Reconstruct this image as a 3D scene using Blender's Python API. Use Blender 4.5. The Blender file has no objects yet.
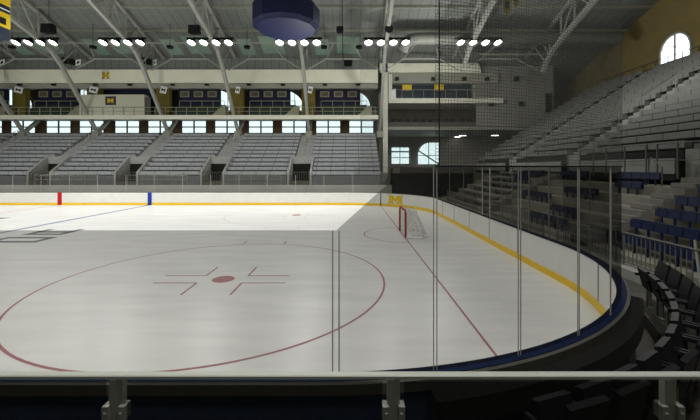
import bpy, math, random
from mathutils import Vector, Matrix
random.seed(4)
sc = bpy.context.scene
col = sc.collection
PI = math.pi
CAMZ = 3.19

# ------------------------------------------------------------------ materials
def lin(c):
    return tuple(((v/255.0)/12.92 if v/255.0 <= .04045 else ((v/255.0+.055)/1.055)**2.4) for v in c)

def mat(name, rgb, rough=.6, metal=0.0, var=.12, scale=6.0, spec=.3, stretch=(1, 1, 1)):
    m = bpy.data.materials.new(name); m.use_nodes = True
    nt = m.node_tree; N = nt.nodes; L = nt.links
    b = N['Principled BSDF']
    b.inputs['Roughness'].default_value = rough
    b.inputs['Metallic'].default_value = metal
    b.inputs['Specular IOR Level'].default_value = spec
    c = lin(rgb)
    tc = N.new('ShaderNodeTexCoord'); mp = N.new('ShaderNodeMapping')
    mp.inputs['Scale'].default_value = stretch
    nz = N.new('ShaderNodeTexNoise'); nz.inputs['Scale'].default_value = scale
    nz.inputs['Detail'].default_value = 4
    rp = N.new('ShaderNodeValToRGB')
    rp.color_ramp.elements[0].position = .3; rp.color_ramp.elements[1].position = .7
    rp.color_ramp.elements[0].color = tuple(v*(1-var) for v in c)+(1,)
    rp.color_ramp.elements[1].color = tuple(min(1, v*(1+var)) for v in c)+(1,)
    L.new(tc.outputs['Object'], mp.inputs['Vector']); L.new(mp.outputs['Vector'], nz.inputs['Vector'])
    L.new(nz.outputs['Fac'], rp.inputs['Fac']); L.new(rp.outputs['Color'], b.inputs['Base Color'])
    return m

def emit(name, rgb, strength, var=.06, scale=.8):
    m = bpy.data.materials.new(name); m.use_nodes = True
    nt = m.node_tree; N = nt.nodes; L = nt.links; N.clear()
    o = N.new('ShaderNodeOutputMaterial'); e = N.new('ShaderNodeEmission')
    e.inputs['Strength'].default_value = strength
    c = lin(rgb)
    tc = N.new('ShaderNodeTexCoord'); nz = N.new('ShaderNodeTexNoise'); nz.inputs['Scale'].default_value = scale
    rp = N.new('ShaderNodeValToRGB')
    rp.color_ramp.elements[0].color = tuple(v*(1-var) for v in c)+(1,)
    rp.color_ramp.elements[1].color = tuple(v*(1+var) for v in c)+(1,)
    L.new(tc.outputs['Object'], nz.inputs['Vector']); L.new(nz.outputs['Fac'], rp.inputs['Fac'])
    L.new(rp.outputs['Color'], e.inputs['Color']); L.new(e.outputs[0], o.inputs[0])
    return m

def glass_mat(name, t, gloss=.03, haze=0.0, hz=(128, 128, 120)):
    m = bpy.data.materials.new(name); m.use_nodes = True
    nt = m.node_tree; N = nt.nodes; L = nt.links; N.clear()
    o = N.new('ShaderNodeOutputMaterial')
    tr = N.new('ShaderNodeBsdfTransparent'); tr.inputs['Color'].default_value = (t*1.0, t*1.0, t*.985, 1)
    gl = N.new('ShaderNodeBsdfGlossy'); gl.inputs['Roughness'].default_value = .06
    df = N.new('ShaderNodeBsdfDiffuse'); df.inputs['Color'].default_value = lin(hz)+(1,)
    mx = N.new('ShaderNodeMixShader'); mx.inputs[0].default_value = gloss
    mx2 = N.new('ShaderNodeMixShader')
    tc = N.new('ShaderNodeTexCoord'); nz = N.new('ShaderNodeTexNoise'); nz.inputs['Scale'].default_value = 3
    ma = N.new('ShaderNodeMath'); ma.operation = 'MULTIPLY'; ma.inputs[1].default_value = haze*2
    L.new(tc.outputs['Object'], nz.inputs['Vector']); L.new(nz.outputs['Fac'], ma.inputs[0]); L.new(ma.outputs[0], mx2.inputs[0])
    L.new(tr.outputs[0], mx.inputs[1]); L.new(gl.outputs[0], mx.inputs[2])
    L.new(mx.outputs[0], mx2.inputs[1]); L.new(df.outputs[0], mx2.inputs[2]); L.new(mx2.outputs[0], o.inputs[0])
    return m

def net_mat(name, rgb, pitch, width):
    m = bpy.data.materials.new(name); m.use_nodes = True
    nt = m.node_tree; N = nt.nodes; L = nt.links; N.clear()
    o = N.new('ShaderNodeOutputMaterial')
    uv = N.new('ShaderNodeUVMap'); uv.uv_map = 'UVMap'
    sp = N.new('ShaderNodeSeparateXYZ'); L.new(uv.outputs[0], sp.inputs[0])
    outs = []
    for k in (0, 1):
        d = N.new('ShaderNodeMath'); d.operation = 'DIVIDE'; d.inputs[1].default_value = pitch
        f = N.new('ShaderNodeMath'); f.operation = 'FRACT'
        l = N.new('ShaderNodeMath'); l.operation = 'LESS_THAN'; l.inputs[1].default_value = width/pitch
        L.new(sp.outputs[k], d.inputs[0]); L.new(d.outputs[0], f.inputs[0]); L.new(f.outputs[0], l.inputs[0])
        outs.append(l)
    mxm = N.new('ShaderNodeMath'); mxm.operation = 'MAXIMUM'
    L.new(outs[0].outputs[0], mxm.inputs[0]); L.new(outs[1].outputs[0], mxm.inputs[1])
    tr = N.new('ShaderNodeBsdfTransparent'); df = N.new('ShaderNodeBsdfDiffuse'); df.inputs['Color'].default_value = lin(rgb)+(1,)
    mx = N.new('ShaderNodeMixShader')
    L.new(mxm.outputs[0], mx.inputs[0]); L.new(tr.outputs[0], mx.inputs[1]); L.new(df.outputs[0], mx.inputs[2])
    L.new(mx.outputs[0], o.inputs[0])
    return m

def ice_mat():
    m = bpy.data.materials.new('ice'); m.use_nodes = True
    nt = m.node_tree; N = nt.nodes; L = nt.links; b = N['Principled BSDF']
    tc = N.new('ShaderNodeTexCoord')
    mp = N.new('ShaderNodeMapping'); mp.inputs['Scale'].default_value = (.25, 1.2, 1)
    nz = N.new('ShaderNodeTexNoise'); nz.inputs['Scale'].default_value = 1.6; nz.inputs['Detail'].default_value = 8
    rp = N.new('ShaderNodeValToRGB')
    rp.color_ramp.elements[0].position = .35; rp.color_ramp.elements[1].position = .65
    rp.color_ramp.elements[0].color = (.77, .77, .745, 1); rp.color_ramp.elements[1].color = (.86, .86, .835, 1)
    L.new(tc.outputs['Object'], mp.inputs[0]); L.new(mp.outputs[0], nz.inputs['Vector']); L.new(nz.outputs['Fac'], rp.inputs[0])
    L.new(rp.outputs[0], b.inputs['Base Color'])
    nz2 = N.new('ShaderNodeTexNoise'); nz2.inputs['Scale'].default_value = 9; nz2.inputs['Detail'].default_value = 6
    mr = N.new('ShaderNodeMapRange'); mr.inputs[3].default_value = .22; mr.inputs[4].default_value = .42
    L.new(tc.outputs['Object'], nz2.inputs['Vector']); L.new(nz2.outputs['Fac'], mr.inputs[0]); L.new(mr.outputs[0], b.inputs['Roughness'])
    b.inputs['Specular IOR Level'].default_value = .12
    return m

def banded(name, rgb, rgb2, axis, period, frac, rough=.6):
    """stripes across one object axis: corrugated decks, board joints, the dark corner sheet"""
    m = mat(name, rgb, rough)
    nt = m.node_tree; N = nt.nodes; L = nt.links; b = N['Principled BSDF']
    tc = N.new('ShaderNodeTexCoord'); sp = N.new('ShaderNodeSeparateXYZ'); L.new(tc.outputs['Object'], sp.inputs[0])
    d = N.new('ShaderNodeMath'); d.operation = 'DIVIDE'; d.inputs[1].default_value = period
    f = N.new('ShaderNodeMath'); f.operation = 'FRACT'; l = N.new('ShaderNodeMath'); l.operation = 'LESS_THAN'; l.inputs[1].default_value = frac
    L.new(sp.outputs[axis], d.inputs[0]); L.new(d.outputs[0], f.inputs[0]); L.new(f.outputs[0], l.inputs[0])
    mx = N.new('ShaderNodeMix'); mx.data_type = 'RGBA'
    src = b.inputs['Base Color'].links[0].from_socket
    L.new(l.outputs[0], mx.inputs[0]); L.new(src, mx.inputs[6]); mx.inputs[7].default_value = lin(rgb2)+(1,)
    L.new(mx.outputs[2], b.inputs['Base Color'])
    return m

def brick_mat(name, rgb, rgb2, s=3.0):
    m = mat(name, rgb, .85); nt = m.node_tree; N = nt.nodes; L = nt.links; b = N['Principled BSDF']
    br = N.new('ShaderNodeTexBrick'); br.inputs['Scale'].default_value = s
    br.inputs['Color1'].default_value = lin(rgb)+(1,); br.inputs['Color2'].default_value = lin(rgb2)+(1,)
    br.inputs['Mortar'].default_value = tuple(v*.8 for v in lin(rgb))+(1,)
    tc = N.new('ShaderNodeTexCoord'); mp = N.new('ShaderNodeMapping'); mp.inputs['Rotation'].default_value = (PI/2, 0, 0)
    L.new(tc.outputs['Object'], mp.inputs[0]); L.new(mp.outputs[0], br.inputs['Vector']); L.new(br.outputs['Color'], b.inputs['Base Color'])
    return m

M = dict(
    ice=ice_mat(),
    white=mat('board_white', (236, 236, 232), .35, var=.03, scale=2),
    yellow=mat('kick_yellow', (252, 208, 50), .4, var=.06),
    maize=mat('maize', (232, 198, 34), .5, var=.05),
    navy=mat('cap_navy', (10, 21, 48), .6, var=.15, spec=.06),
    navyd=mat('navy_dark', (30, 42, 62), .6, var=.2),
    lip=mat('lip_grey', (60, 59, 53), .5),
    redline=mat('paint_red', (172, 116, 119), .5, var=.1),
    redpost=mat('goal_red', (170, 24, 34), .4),
    reds=mat('stripe_red', (196, 12, 28), .4),
    blues=mat('stripe_blue', (24, 60, 160), .4),
    blueline=mat('paint_blue', (130, 138, 172), .5, var=.1),
    greymark=mat('paint_grey', (118, 120, 120), .6, var=.2, scale=1.5),
    palepaint=mat('paint_pale', (222, 204, 202), .5, var=.05),
    crease=mat('paint_crease', (190, 205, 214), .5, var=.05),
    netw=net_mat('goal_mesh', (215, 215, 215), .09, .022),
    net=net_mat('safety_mesh', (74, 74, 70), .036, .0045),
    glass=glass_mat('tinted_glass', .49, .015, .015),
    farglass=glass_mat('far_glass', .80, .015, .03),
    steel=mat('steel_rail', (150, 151, 140), .35, .6, var=.08, scale=20),
    steeld=mat('steel_dark', (86, 88, 80), .4, .4, var=.1, scale=20),
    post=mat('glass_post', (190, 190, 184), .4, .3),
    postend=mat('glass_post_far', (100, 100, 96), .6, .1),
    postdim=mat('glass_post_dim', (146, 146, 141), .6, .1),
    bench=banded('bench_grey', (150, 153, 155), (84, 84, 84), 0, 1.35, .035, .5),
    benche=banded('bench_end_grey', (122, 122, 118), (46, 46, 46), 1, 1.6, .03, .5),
    tread=mat('tread_gap_shade', (104, 106, 106), .8, var=.15),  # darker than the benches, painting the shadow gap below each plank
    treade=mat('tread_end_gap_shade', (34, 34, 34), .8, var=.15),  # near-black riser colour stands for the shade under the end benches
    conc=mat('concrete', (150, 150, 144), .85, var=.12, scale=1.2),
    concd=mat('concrete_dark', (84, 82, 74), .85, var=.15, scale=1.2),
    frontw=mat('front_wall_grey', (186, 185, 178), .8, var=.10, scale=.5),
    concm=mat('concrete_mid', (112, 110, 102), .85, var=.12, scale=1.2),
    railpaint=mat('rail_paint', (94, 94, 88), .7, var=.08),
    railtop=mat('rail_satin', (176, 178, 168), .55, .15, var=.05, scale=12),
    terrace=mat('terrace_tan', (130, 127, 115), .85, var=.12, scale=1.2),
    balrail=mat('balcony_rail', (150, 150, 128), .6, var=.06),
    stair=mat('stair_grey', (150, 150, 148), .75, var=.1),
    black=mat('black_rubber', (14, 14, 13), .8, var=.25, scale=30),
    blackp=mat('black_plastic', (24, 25, 27), .45, var=.2),
    bumper=banded('bumper_mesh', (17, 16, 13), (9, 8, 6), 2, .05, .4, 1.0),
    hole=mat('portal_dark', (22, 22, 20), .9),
    seatblue=mat('seat_blue', (13, 26, 60), .45, var=.12, scale=3),
    roof=banded('roof_deck', (122, 126, 121), (106, 110, 105), 0, .9, .12, .8),
    skygreen=mat('roof_green', (138, 162, 146), .6, var=.12, scale=.8),
    truss=mat('truss_paint', (158, 159, 151), .55, var=.06),
    fascia=mat('fascia_cream', (240, 239, 218), .6, var=.04, scale=.6),
    beam=mat('beam_grey', (150, 151, 138), .6, var=.05),
    slab=mat('balcony_slab', (222, 221, 204), .6, var=.05),
    brick=brick_mat('brick_brown', (104, 82, 56), (84, 66, 46)),
    gable=mat('gable_brown', (126, 112, 70), .85, var=.1, scale=.8),
    walld=mat('upper_wall_dark', (62, 56, 40), .85, var=.15, scale=.7),
    pier=mat('pier_maize', (104, 94, 34), .7, var=.18, scale=1.0),
    panelnavy=mat('panel_navy', (16, 22, 52), .6, var=.2),
    pic=mat('picture', (84, 82, 70), .5, var=.35, scale=9),
    frame=mat('picture_frame', (136, 130, 100), .5),
    green=mat('balcony_seat_green', (42, 56, 46), .7, var=.3, scale=3),
    cream=mat('booth_cream', (196, 195, 176), .6, var=.03),
    wframe=mat('window_frame_dark', (46, 52, 48), .6),
    drum=banded('drum_navy', (30, 36, 74), (24, 29, 62), 2, .25, .2, .6),
    signw=mat('sign_white', (240, 240, 240), .5, var=.02),
    day=emit('daylight_pane', (214, 236, 236), 1.35),
    day2=emit('daylight_pane_end', (236, 246, 250), 2.4),
    lamp=emit('lamp_lens', (255, 255, 250), 9, var=.01),
    soffit=emit('soffit_lamp', (255, 250, 235), 5, var=.01),
    wallg=mat('wall_grey', (112, 110, 104), .85, var=.1, scale=.5),
    walln=mat('wall_corner_grey', (140, 139, 132), .85, var=.12, scale=.5),
    shade_sheet=banded('shade_sheet_black', (30, 29, 27), (20, 20, 19), 0, .4, .4, .9),  # near-black stripes for the sheet that stands in for corner shade
    bluewin=mat('box_window_blue', (26, 44, 58), .25, var=.25, scale=2),
    floor=mat('floor_concrete', (70, 68, 62), .8, var=.2, scale=1.5),
    duct=mat('duct_grey', (128, 129, 122), .5, var=.06),
)

# ------------------------------------------------------------------ mesh helpers
LOC = {}
class MB:
    def __init__(s): s.v = []; s.f = []; s.uv = None
    def box(s, x0, x1, y0, y1, z0, z1):
        if x0 > x1: x0, x1 = x1, x0
        if y0 > y1: y0, y1 = y1, y0
        if z0 > z1: z0, z1 = z1, z0
        n = len(s.v)
        s.v += [(x0, y0, z0), (x1, y0, z0), (x1, y1, z0), (x0, y1, z0), (x0, y0, z1), (x1, y0, z1), (x1, y1, z1), (x0, y1, z1)]
        s.f += [tuple(n+i for i in q) for q in ((0, 3, 2, 1), (4, 5, 6, 7), (0, 1, 5, 4), (1, 2, 6, 5), (2, 3, 7, 6), (3, 0, 4, 7))]
        return s
    def hexa(s, pts):
        n = len(s.v); s.v += [tuple(p) for p in pts]
        s.f += [tuple(n+i for i in q) for q in ((0, 3, 2, 1), (4, 5, 6, 7), (0, 1, 5, 4), (1, 2, 6, 5), (2, 3, 7, 6), (3, 0, 4, 7))]
        return s
    def bar(s, p0, p1, w, h=None):
        """square bar between two points"""
        h = h or w
        p0 = Vector(p0); p1 = Vector(p1); d = (p1-p0).normalized()
        up = Vector((0, 0, 1)) if abs(d.z) < .95 else Vector((1, 0, 0))
        a = d.cross(up).normalized(); b = a.cross(d).normalized()
        a *= w/2; b *= h/2
        return s.hexa([p0-a-b, p0+a-b, p0+a+b, p0-a+b, p1-a-b, p1+a-b, p1+a+b, p1-a+b])
    def tube(s, pts, r, n=8, cap=True):
        pts = [Vector(p) for p in pts]
        rings = []
        for i, p in enumerate(pts):
            d = (pts[min(i+1, len(pts)-1)]-pts[max(i-1, 0)]).normalized()
            up = Vector((0, 0, 1)) if abs(d.z) < .95 else Vector((1, 0, 0))
            a = d.cross(up).normalized(); b = a.cross(d).normalized()
            rr = r[i] if isinstance(r, (list, tuple)) else r
            k = len(s.v)
            for j in range(n):
                t = 2*PI*j/n
                s.v.append(tuple(p+a*math.cos(t)*rr+b*math.sin(t)*rr))
            rings.append(k)
        for i in range(len(rings)-1):
            for j in range(n):
                s.f.append((rings[i]+j, rings[i]+(j+1) % n, rings[i+1]+(j+1) % n, rings[i+1]+j))
        if cap:
            s.f.append(tuple(rings[0]+j for j in reversed(range(n)))); s.f.append(tuple(rings[-1]+j for j in range(n)))
        return s
    def prism(s, pts, d):
        """closed polygon (3D points) extruded by vector d"""
        n = len(s.v); k = len(pts); d = Vector(d)
        s.v += [tuple(Vector(p)) for p in pts]+[tuple(Vector(p)+d) for p in pts]
        s.f.append(tuple(n+i for i in range(k))); s.f.append(tuple(n+k+i for i in reversed(range(k))))
        for i in range(k):
            j = (i+1) % k; s.f.append((n+i, n+k+i, n+k+j, n+j))
        return s
    def sweep(s, path, prof, closed=True):
        """prof: (offset outwards, z) polygon along path of (x, y, nx, ny)"""
        n = len(s.v); k = len(prof)
        for (x, y, nx, ny) in path:
            for (o, z) in prof: s.v.append((x+nx*o, y+ny*o, z))
        for i in range(len(path)-1):
            for j in range(k if closed else k-1):
                a = n+i*k+j; b = n+i*k+(j+1) % k
                s.f.append((a, b, b+k, a+k))
        if closed:
            s.f.append(tuple(n+j for j in reversed(range(k)))); e = n+(len(path)-1)*k
            s.f.append(tuple(e+j for j in range(k)))
        return s
    def build(s, name, m, parent=None, smooth=False, kind=None, label=None):
        me = bpy.data.meshes.new(name)
        off = Vector(LOC.get(parent.name, (0, 0, 0))) if parent else Vector((0, 0, 0))
        me.from_pydata([tuple(Vector(p)-off) for p in s.v], [], s.f)
        me.update()
        me.materials.append(m)
        if smooth:
            for p in me.polygons: p.use_smooth = True
        o = bpy.data.objects.new(name, me); col.objects.link(o)
        if parent: o.parent = parent
        LOC[o.name] = tuple(off)
        if kind: o['kind'] = kind
        if label: o['label'] = label
        return o

def thing(name, label, cat, loc=(0, 0, 0), group=None):
    o = bpy.data.objects.new(name, None); col.objects.link(o); o.location = loc; o.empty_display_size = .2
    LOC[o.name] = tuple(loc)
    return tag(o, label, cat, group)
def tag(o, label, cat, group=None):
    o['label'] = label; o['category'] = cat
    if group: o['group'] = group
    return o
def struct(mb, name, m, parent=None):
    return mb.build(name, m, parent, kind='structure')
def copy_tree(o, parent=None):
    c = o.copy(); col.objects.link(c)
    if parent: c.parent = parent
    for ch in list(o.children): copy_tree(ch, c)
    return c
def dup(o, loc, label, rotz=None, group=None):
    c = copy_tree(o); c.location = loc; c['label'] = label
    if rotz is not None: c.rotation_euler.z = rotz
    if group: c['group'] = group
    return c

def at(px, py, D): return ((px-351)*D/350, D, CAMZ+(167.4-py)*D/350)
# ------------------------------------------------------------------ rink geometry
CX, CYN, CYF, RR = -0.29, 9.68, 23.55, 6.1
NEAR, FAR, END = 3.58, 29.65, 5.81
def near_arc(a0=-90, a1=0, n=48):
    return [(CX+RR*math.cos(math.radians(a)), CYN+RR*math.sin(math.radians(a)), math.cos(math.radians(a)), math.sin(math.radians(a))) for a in [a0+(a1-a0)*i/n for i in range(n+1)]]
def far_arc(a0=0, a1=90, n=40):
    return [(CX+RR*math.cos(math.radians(a)), CYF+RR*math.sin(math.radians(a)), math.cos(math.radians(a)), math.sin(math.radians(a))) for a in [a0+(a1-a0)*i/n for i in range(n+1)]]
LEFT = -47.0
def straight_near(x0, x1): return [(x0, NEAR, 0, -1), (x1, NEAR, 0, -1)]
PATH = [(LEFT, NEAR, 0, -1)]+near_arc()+far_arc()+[(LEFT, FAR, 0, 1)]

# ------------------------------------------------------------------ building shell
EW = 27.65
def roofz(y): return 15.2+(40.5-y)*.33 if y >= 16.7 else 15.2+(40.5-16.7)*.33-(16.7-y)*.33
struct(MB().box(-49, EW, -9, 51, -.3, -.02), 'floor', M['floor'])
r = MB()
for (ya, yb) in ((51, 16.7), (16.7, -9)):
    n = len(r.v)
    r.v += [(-49, ya, roofz(ya)), (EW, ya, roofz(ya)), (EW, yb, roofz(yb)), (-49, yb, roofz(yb)),
            (-49, ya, roofz(ya)+.3), (EW, ya, roofz(ya)+.3), (EW, yb, roofz(yb)+.3), (-49, yb, roofz(yb)+.3)]
    r.f += [tuple(n+i for i in q) for q in ((0, 3, 2, 1), (4, 5, 6, 7), (0, 1, 5, 4), (1, 2, 6, 5), (2, 3, 7, 6), (3, 0, 4, 7))]
struct(r, 'ceiling', M['roof'])
def gable(x0, x1):
    return MB().prism([(x0, -9, 0), (x0, 51, 0), (x0, 51, roofz(51)), (x0, 16.7, roofz(16.7)), (x0, -9, roofz(-9))], (x1-x0, 0, 0))
struct(gable(EW, EW+.4), 'wall_right', M['gable'])
struct(gable(-49.4, -49), 'wall_left', M['wallg'])
struct(MB().box(-49, EW, -9.3, -9, 0, roofz(-9)), 'wall_near', M['wallg'])
struct(MB().box(3.6, EW, 50.6, 51, 0, roofz(50.6)), 'wall_corner', M['walln'])
WY = 42.2
struct(MB().box(-49, 3.6, WY, WY+.4, 0, 8.8), 'wall_far', M['brick'])
struct(MB().box(-49, 3.6, WY+.1, WY+.4, 8.8, roofz(WY)-.05), 'wall_far_upper', M['walld'])
struct(MB().box(3.3, 3.6, 40.6, 50.6, 0, roofz(50.6)), 'wall_return', M['walln'])

TX = [-45.5, -37.4, -29.0, -20.9, -12.9, -4.8, 3.3, 11.4, 19.5]
BAYS = [(TX[i]+TX[i+1])/2 for i in range(6)]

# lower windows in the far wall
wn = 0
for i in range(6):
    c = BAYS[i]
    for s in (-1, 1):
        x = c+s*1.99
        if x < -46: continue
        wn += 1
        f = MB(); w = 1.42; z0, z1 = 7.36, 8.78
        y0, y1 = WY-.10, WY+.02
        f.box(x-w-.06, x-w, y0, y1, z0-.06, z1).box(x+w, x+w+.06, y0, y1, z0-.06, z1)
        f.box(x-w, x+w, y0, y1, z0-.06, z0).box(x-w, x+w, y0, y1, z1-.03, z1+.02)
        f.box(x-.09, x+.09, y0, y1, z0, z1).box(x-w, x-.09, y0, y1, z0+.62, z0+.76).box(x+.09, x+w, y0, y1, z0+.62, z0+.76)
        o = struct(f, f'window_{wn}', M['wframe'])
        p = MB().box(x-w, x+w, WY-.04, WY-.01, z0, z1).build('window_pane', M['day'], o)

def arch_pts(c, hw, z0, zs, n=16, flat=1.0):
    """points (u, z) of a round-headed opening"""
    return [(c-hw, z0), (c+hw, z0)]+[(c+hw*math.cos(PI*k/n), zs+hw*flat*math.sin(PI*k/n)) for k in range(n+1)]
# upper arched windows behind the balcony panels
for i in range(6):
    c = BAYS[i]; x = c
    wn += 1
    hw = 3.1
    pts = [(x-hw, 9.6), (x+hw, 9.6)]+[(x+hw*math.cos(PI*k/20), 10.6+2.1*math.sin(PI*k/20)) for k in range(21)]
    f = MB()
    ring = [(x+(hw+.0)*math.cos(PI*k/20), 10.6+2.1*math.sin(PI*k/20)) for k in range(21)]
    for a, b in zip(ring[:-1], ring[1:]): f.bar((a[0], WY-.02, a[1]), (b[0], WY-.02, b[1]), .1, .14)
    f.box(x-hw-.06, x-hw+.06, WY-.08, WY+.05, 9.4, 10.6).box(x+hw-.06, x+hw+.06, WY-.08, WY+.05, 9.4, 10.6)
    for k in (-2, -1, 1, 2): f.box(x+k*1.03-.03, x+k*1.03+.03, WY-.06, WY+.02, 9.5, 10.6+2.1*math.sqrt(1-(k*1.03/hw)**2))
    f.box(x-hw, x+hw, WY-.06, WY+.02, 10.55, 10.63)
    o = struct(f, f'window_{wn}', M['wframe'])
    MB().prism([(p[0], WY+.03, p[1]) for p in pts], (0, .05, 0)).build('window_pane', M['day'], o)

# arched window in the right gable wall
wn += 1
f = MB(); yc, hw, zs = 29.8, 1.42, 13.15
ring = [(yc-hw, 10.4)]+[(yc+hw*math.cos(PI-PI*k/16), zs+hw*math.sin(PI-PI*k/16)) for k in range(17)]+[(yc+hw, 10.4)]
for a, b in zip(ring[:-1], ring[1:]): f.bar((EW-.06, a[0], a[1]), (EW-.06, b[0], b[1]), .16, .16)
f.bar((EW-.06, yc, 10.4), (EW-.06, yc, zs+hw), .13, .1)
f.bar((EW-.06, yc-hw, 11.6), (EW-.06, yc+hw, 11.6), .05, .05)
for sgn in (-1, 1):
    sub = [(yc+sgn*hw/2+hw/2*math.cos(PI*k/10), zs-.1+hw/2*1.1*math.sin(PI*k/10)) for k in range(11)]
    for a, b in zip(sub[:-1], sub[1:]): f.bar((EW-.05, a[0], a[1]), (EW-.05, b[0], b[1]), .035, .035)
o = struct(f, f'window_{wn}', M['truss'])
MB().prism([(EW-.03, p[0], p[1]) for p in [(yc-hw, 10.4)]+ring[1:-1]+[(yc+hw, 10.4)]], (.02, 0, 0)).build('window_pane', M['day2'], o)

# windows in the corner wall, seen below the corner deck
wn += 1
f = MB(); Y = 50.5
f.box(5.75, 8.45, Y-.06, Y, 3.55, 3.7).box(5.75, 8.45, Y-.06, Y, 5.35, 5.55).box(5.75, 8.45, Y-.06, Y, 4.55, 4.65)
for x in (5.75, 7.0, 8.35): f.box(x, x+.1, Y-.06, Y, 3.55, 6.1)
f.box(5.75, 8.45, Y-.06, Y, 6.05, 6.15)
o = struct(f, f'window_{wn}', M['wframe'])
MB().box(5.85, 8.4, Y-.02, Y+.06, 3.7, 6.1).build('window_pane', M['day'], o)
wn += 1
f = MB()
prof = [(9.6, 3.6), (12.7, 3.6), (12.7, 6.8)]+[(11.4-1.8*math.sin(PI/2*k/8), 5.0+1.8*math.cos(PI/2*k/8)) for k in range(9)]
for a, b in zip(prof, prof[1:]+prof[:1]): f.bar((a[0], Y-.05, a[1]), (b[0], Y-.05, b[1]), .1)
f.bar((11.2, Y-.05, 3.6), (11.2, Y-.05, 6.8), .1); f.bar((9.6, Y-.05, 4.9), (12.7, Y-.05, 4.9), .08)
f.bar((9.7, Y-.12, 5.6), (12.6, Y-.12, 3.7), .16)
o = struct(f, f'window_{wn}', M['wframe'])
MB().prism([(p[0], Y-.01, p[1]) for p in prof], (0, .06, 0)).build('window_pane', M['day'], o)

# ------------------------------------------------------------------ ice and paint
ice = MB()
ip = [(p[0], p[1]) for p in PATH]
ice.v = [(x, y, 0) for x, y in ip]; ice.f = [tuple(range(len(ip)))]
ice_o = tag(ice.build('ice_sheet', M['ice']), 'white sheet of rink ice with painted red and blue lines', 'ice')
Z = .003
def flat(pts, z=Z):
    m = MB(); m.v = [(x, y, z) for x, y in pts]; m.f = [tuple(range(len(pts)))]; return m
def ring(cx, cy, r, w, a0=0, a1=360, n=96, z=Z):
    m = MB()
    for i in range(n+1):
        a = math.radians(a0+(a1-a0)*i/n)
        m.v += [(cx+(r-w/2)*math.cos(a), cy+(r-w/2)*math.sin(a), z), (cx+(r+w/2)*math.cos(a), cy+(r+w/2)*math.sin(a), z)]
    for i in range(n): m.f.append((2*i, 2*i+1, 2*i+3, 2*i+2))
    return m
GL = 2.46
gy = CYN-math.sqrt(RR**2-(GL-CX)**2)
flat([(GL-.025, gy), (GL+.025, gy), (GL+.025, 33.23-gy), (GL-.025, 33.23-gy)]).build('goal_line', M['redline'], ice_o, label='red goal line')
flat([(-17.2, NEAR), (-16.9, NEAR), (-16.9, FAR), (-17.2, FAR)]).build('blue_line', M['blueline'], ice_o, label='blue line')
flat([(-24.85, NEAR), (-24.55, NEAR), (-24.55, FAR), (-24.85, FAR)]).build('center_line', M['palepaint'], ice_o, label='pale red centre line')
for cy in (9.98, 23.42):
    cx = -3.64
    pm = M['redline'] if cy < 12 else M['palepaint']
    c = ring(cx, cy, 4.57, .055).build('faceoff_circle', pm, ice_o, label='red face-off circle' if cy < 12 else 'far pale red face-off circle')
    flat([(cx+.31*math.cos(2*PI*k/32), cy+.31*math.sin(2*PI*k/32)) for k in range(32)]).build('faceoff_dot', M['redline'], c)
    h = MB()
    for sx in (-1, 1):
        for sy in (-1, 1):
            x0, y0 = cx+sx*.62, cy+sy*.32
            h.box(x0, x0+sx*1.2, y0-.025, y0+.025, 0, Z+.001)
            h.box(x0-.025, x0+.025, y0, y0+sy*.9, 0, Z+.001)
            h.build('hash_mark', pm, c); h = MB()
    for sx in (-1, 1):
        for sy in (-1, 1):
            xx = cx+sx*.85; yy = cy+sy*4.57
            o2 = MB(); o2.box(xx-.025, xx+.025, yy, yy+sy*.6, 0, Z+.001)
            o2.build('outer_hash_mark', pm, c)
cm = ring(GL, 16.7, 1.83, .05, 90, 270, 40).build('goal_crease', M['redline'], ice_o, label='half round goal crease outline')
# worn grey lettering painted between the blue line and the near circle
def slab_letters(x0, y0, w, h, m, kind):
    t = .33
    mb = MB()
    if kind == 'loop':
        mb.box(x0, x0+w, y0, y0+t, 0, Z).box(x0, x0+w, y0+h-t, y0+h, 0, Z).box(x0, x0+t, y0+t, y0+h-t, 0, Z).box(x0+w-t, x0+w, y0+t, y0+h-t, 0, Z)
    else:
        mb.box(x0, x0+w, y0, y0+t, 0, Z).box(x0, x0+w, y0+h/2-t/2, y0+h/2+t/2, 0, Z).box(x0, x0+t, y0+t, y0+h, 0, Z).box(x0+w-t, x0+w, y0+t, y0+h, 0, Z)
    return mb
slab_letters(-15.7, 14.85, 2.3, 1.2, M['greymark'], 'loop').build('ice_letter', M['greymark'], ice_o, label='grey painted block letter')
slab_letters(-15.6, 16.55, 1.9, 1.5, M['greymark'], 'a').build('ice_letter', M['greymark'], ice_o, label='grey painted block letter')
flat([(-27, 21.0), (-22, 21.0), (-21.5, 22.2), (-27, 22.3)]).build('ice_logo', M['greymark'], ice_o, label='worn grey centre logo')

# ------------------------------------------------------------------ dasher boards
bd = thing('dasher_boards', 'white rink boards with yellow kick strip and navy cap all around the ice', 'boards', (CX, NEAR, 0))
MB().sweep(PATH, [(0, .2), (0, 1.05), (.1, 1.05), (.1, .0), (.02, 0), (.02, .2)]).build('board_panel', M['white'], bd)
MB().sweep(PATH, [(-.012, 0), (-.012, .2), (.02, .2), (.02, 0)]).build('kick_plate', M['yellow'], bd)
near_path = [(LEFT, NEAR, 0, -1)]+near_arc()+[(END, CYF, 1, 0)]
far_path = far_arc()+[(LEFT, FAR, 0, 1)]
MB().sweep(near_path, [(-.02, 1.05), (-.02, 1.085), (.125, 1.085), (.125, 1.05)]).build('cap_rail', M['navy'], bd, label='navy blue cap rail')
MB().sweep(far_path, [(-.01, 1.05), (-.01, 1.07), (.15, 1.07), (.15, 1.05)]).build('cap_rail', M['steeld'], bd, label='thin dark cap rail along the far boards')
MB().sweep(near_path, [(.125, .96), (.125, 1.075), (.17, 1.07), (.17, .96)]).build('cap_lip', M['lip'], bd)
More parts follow.
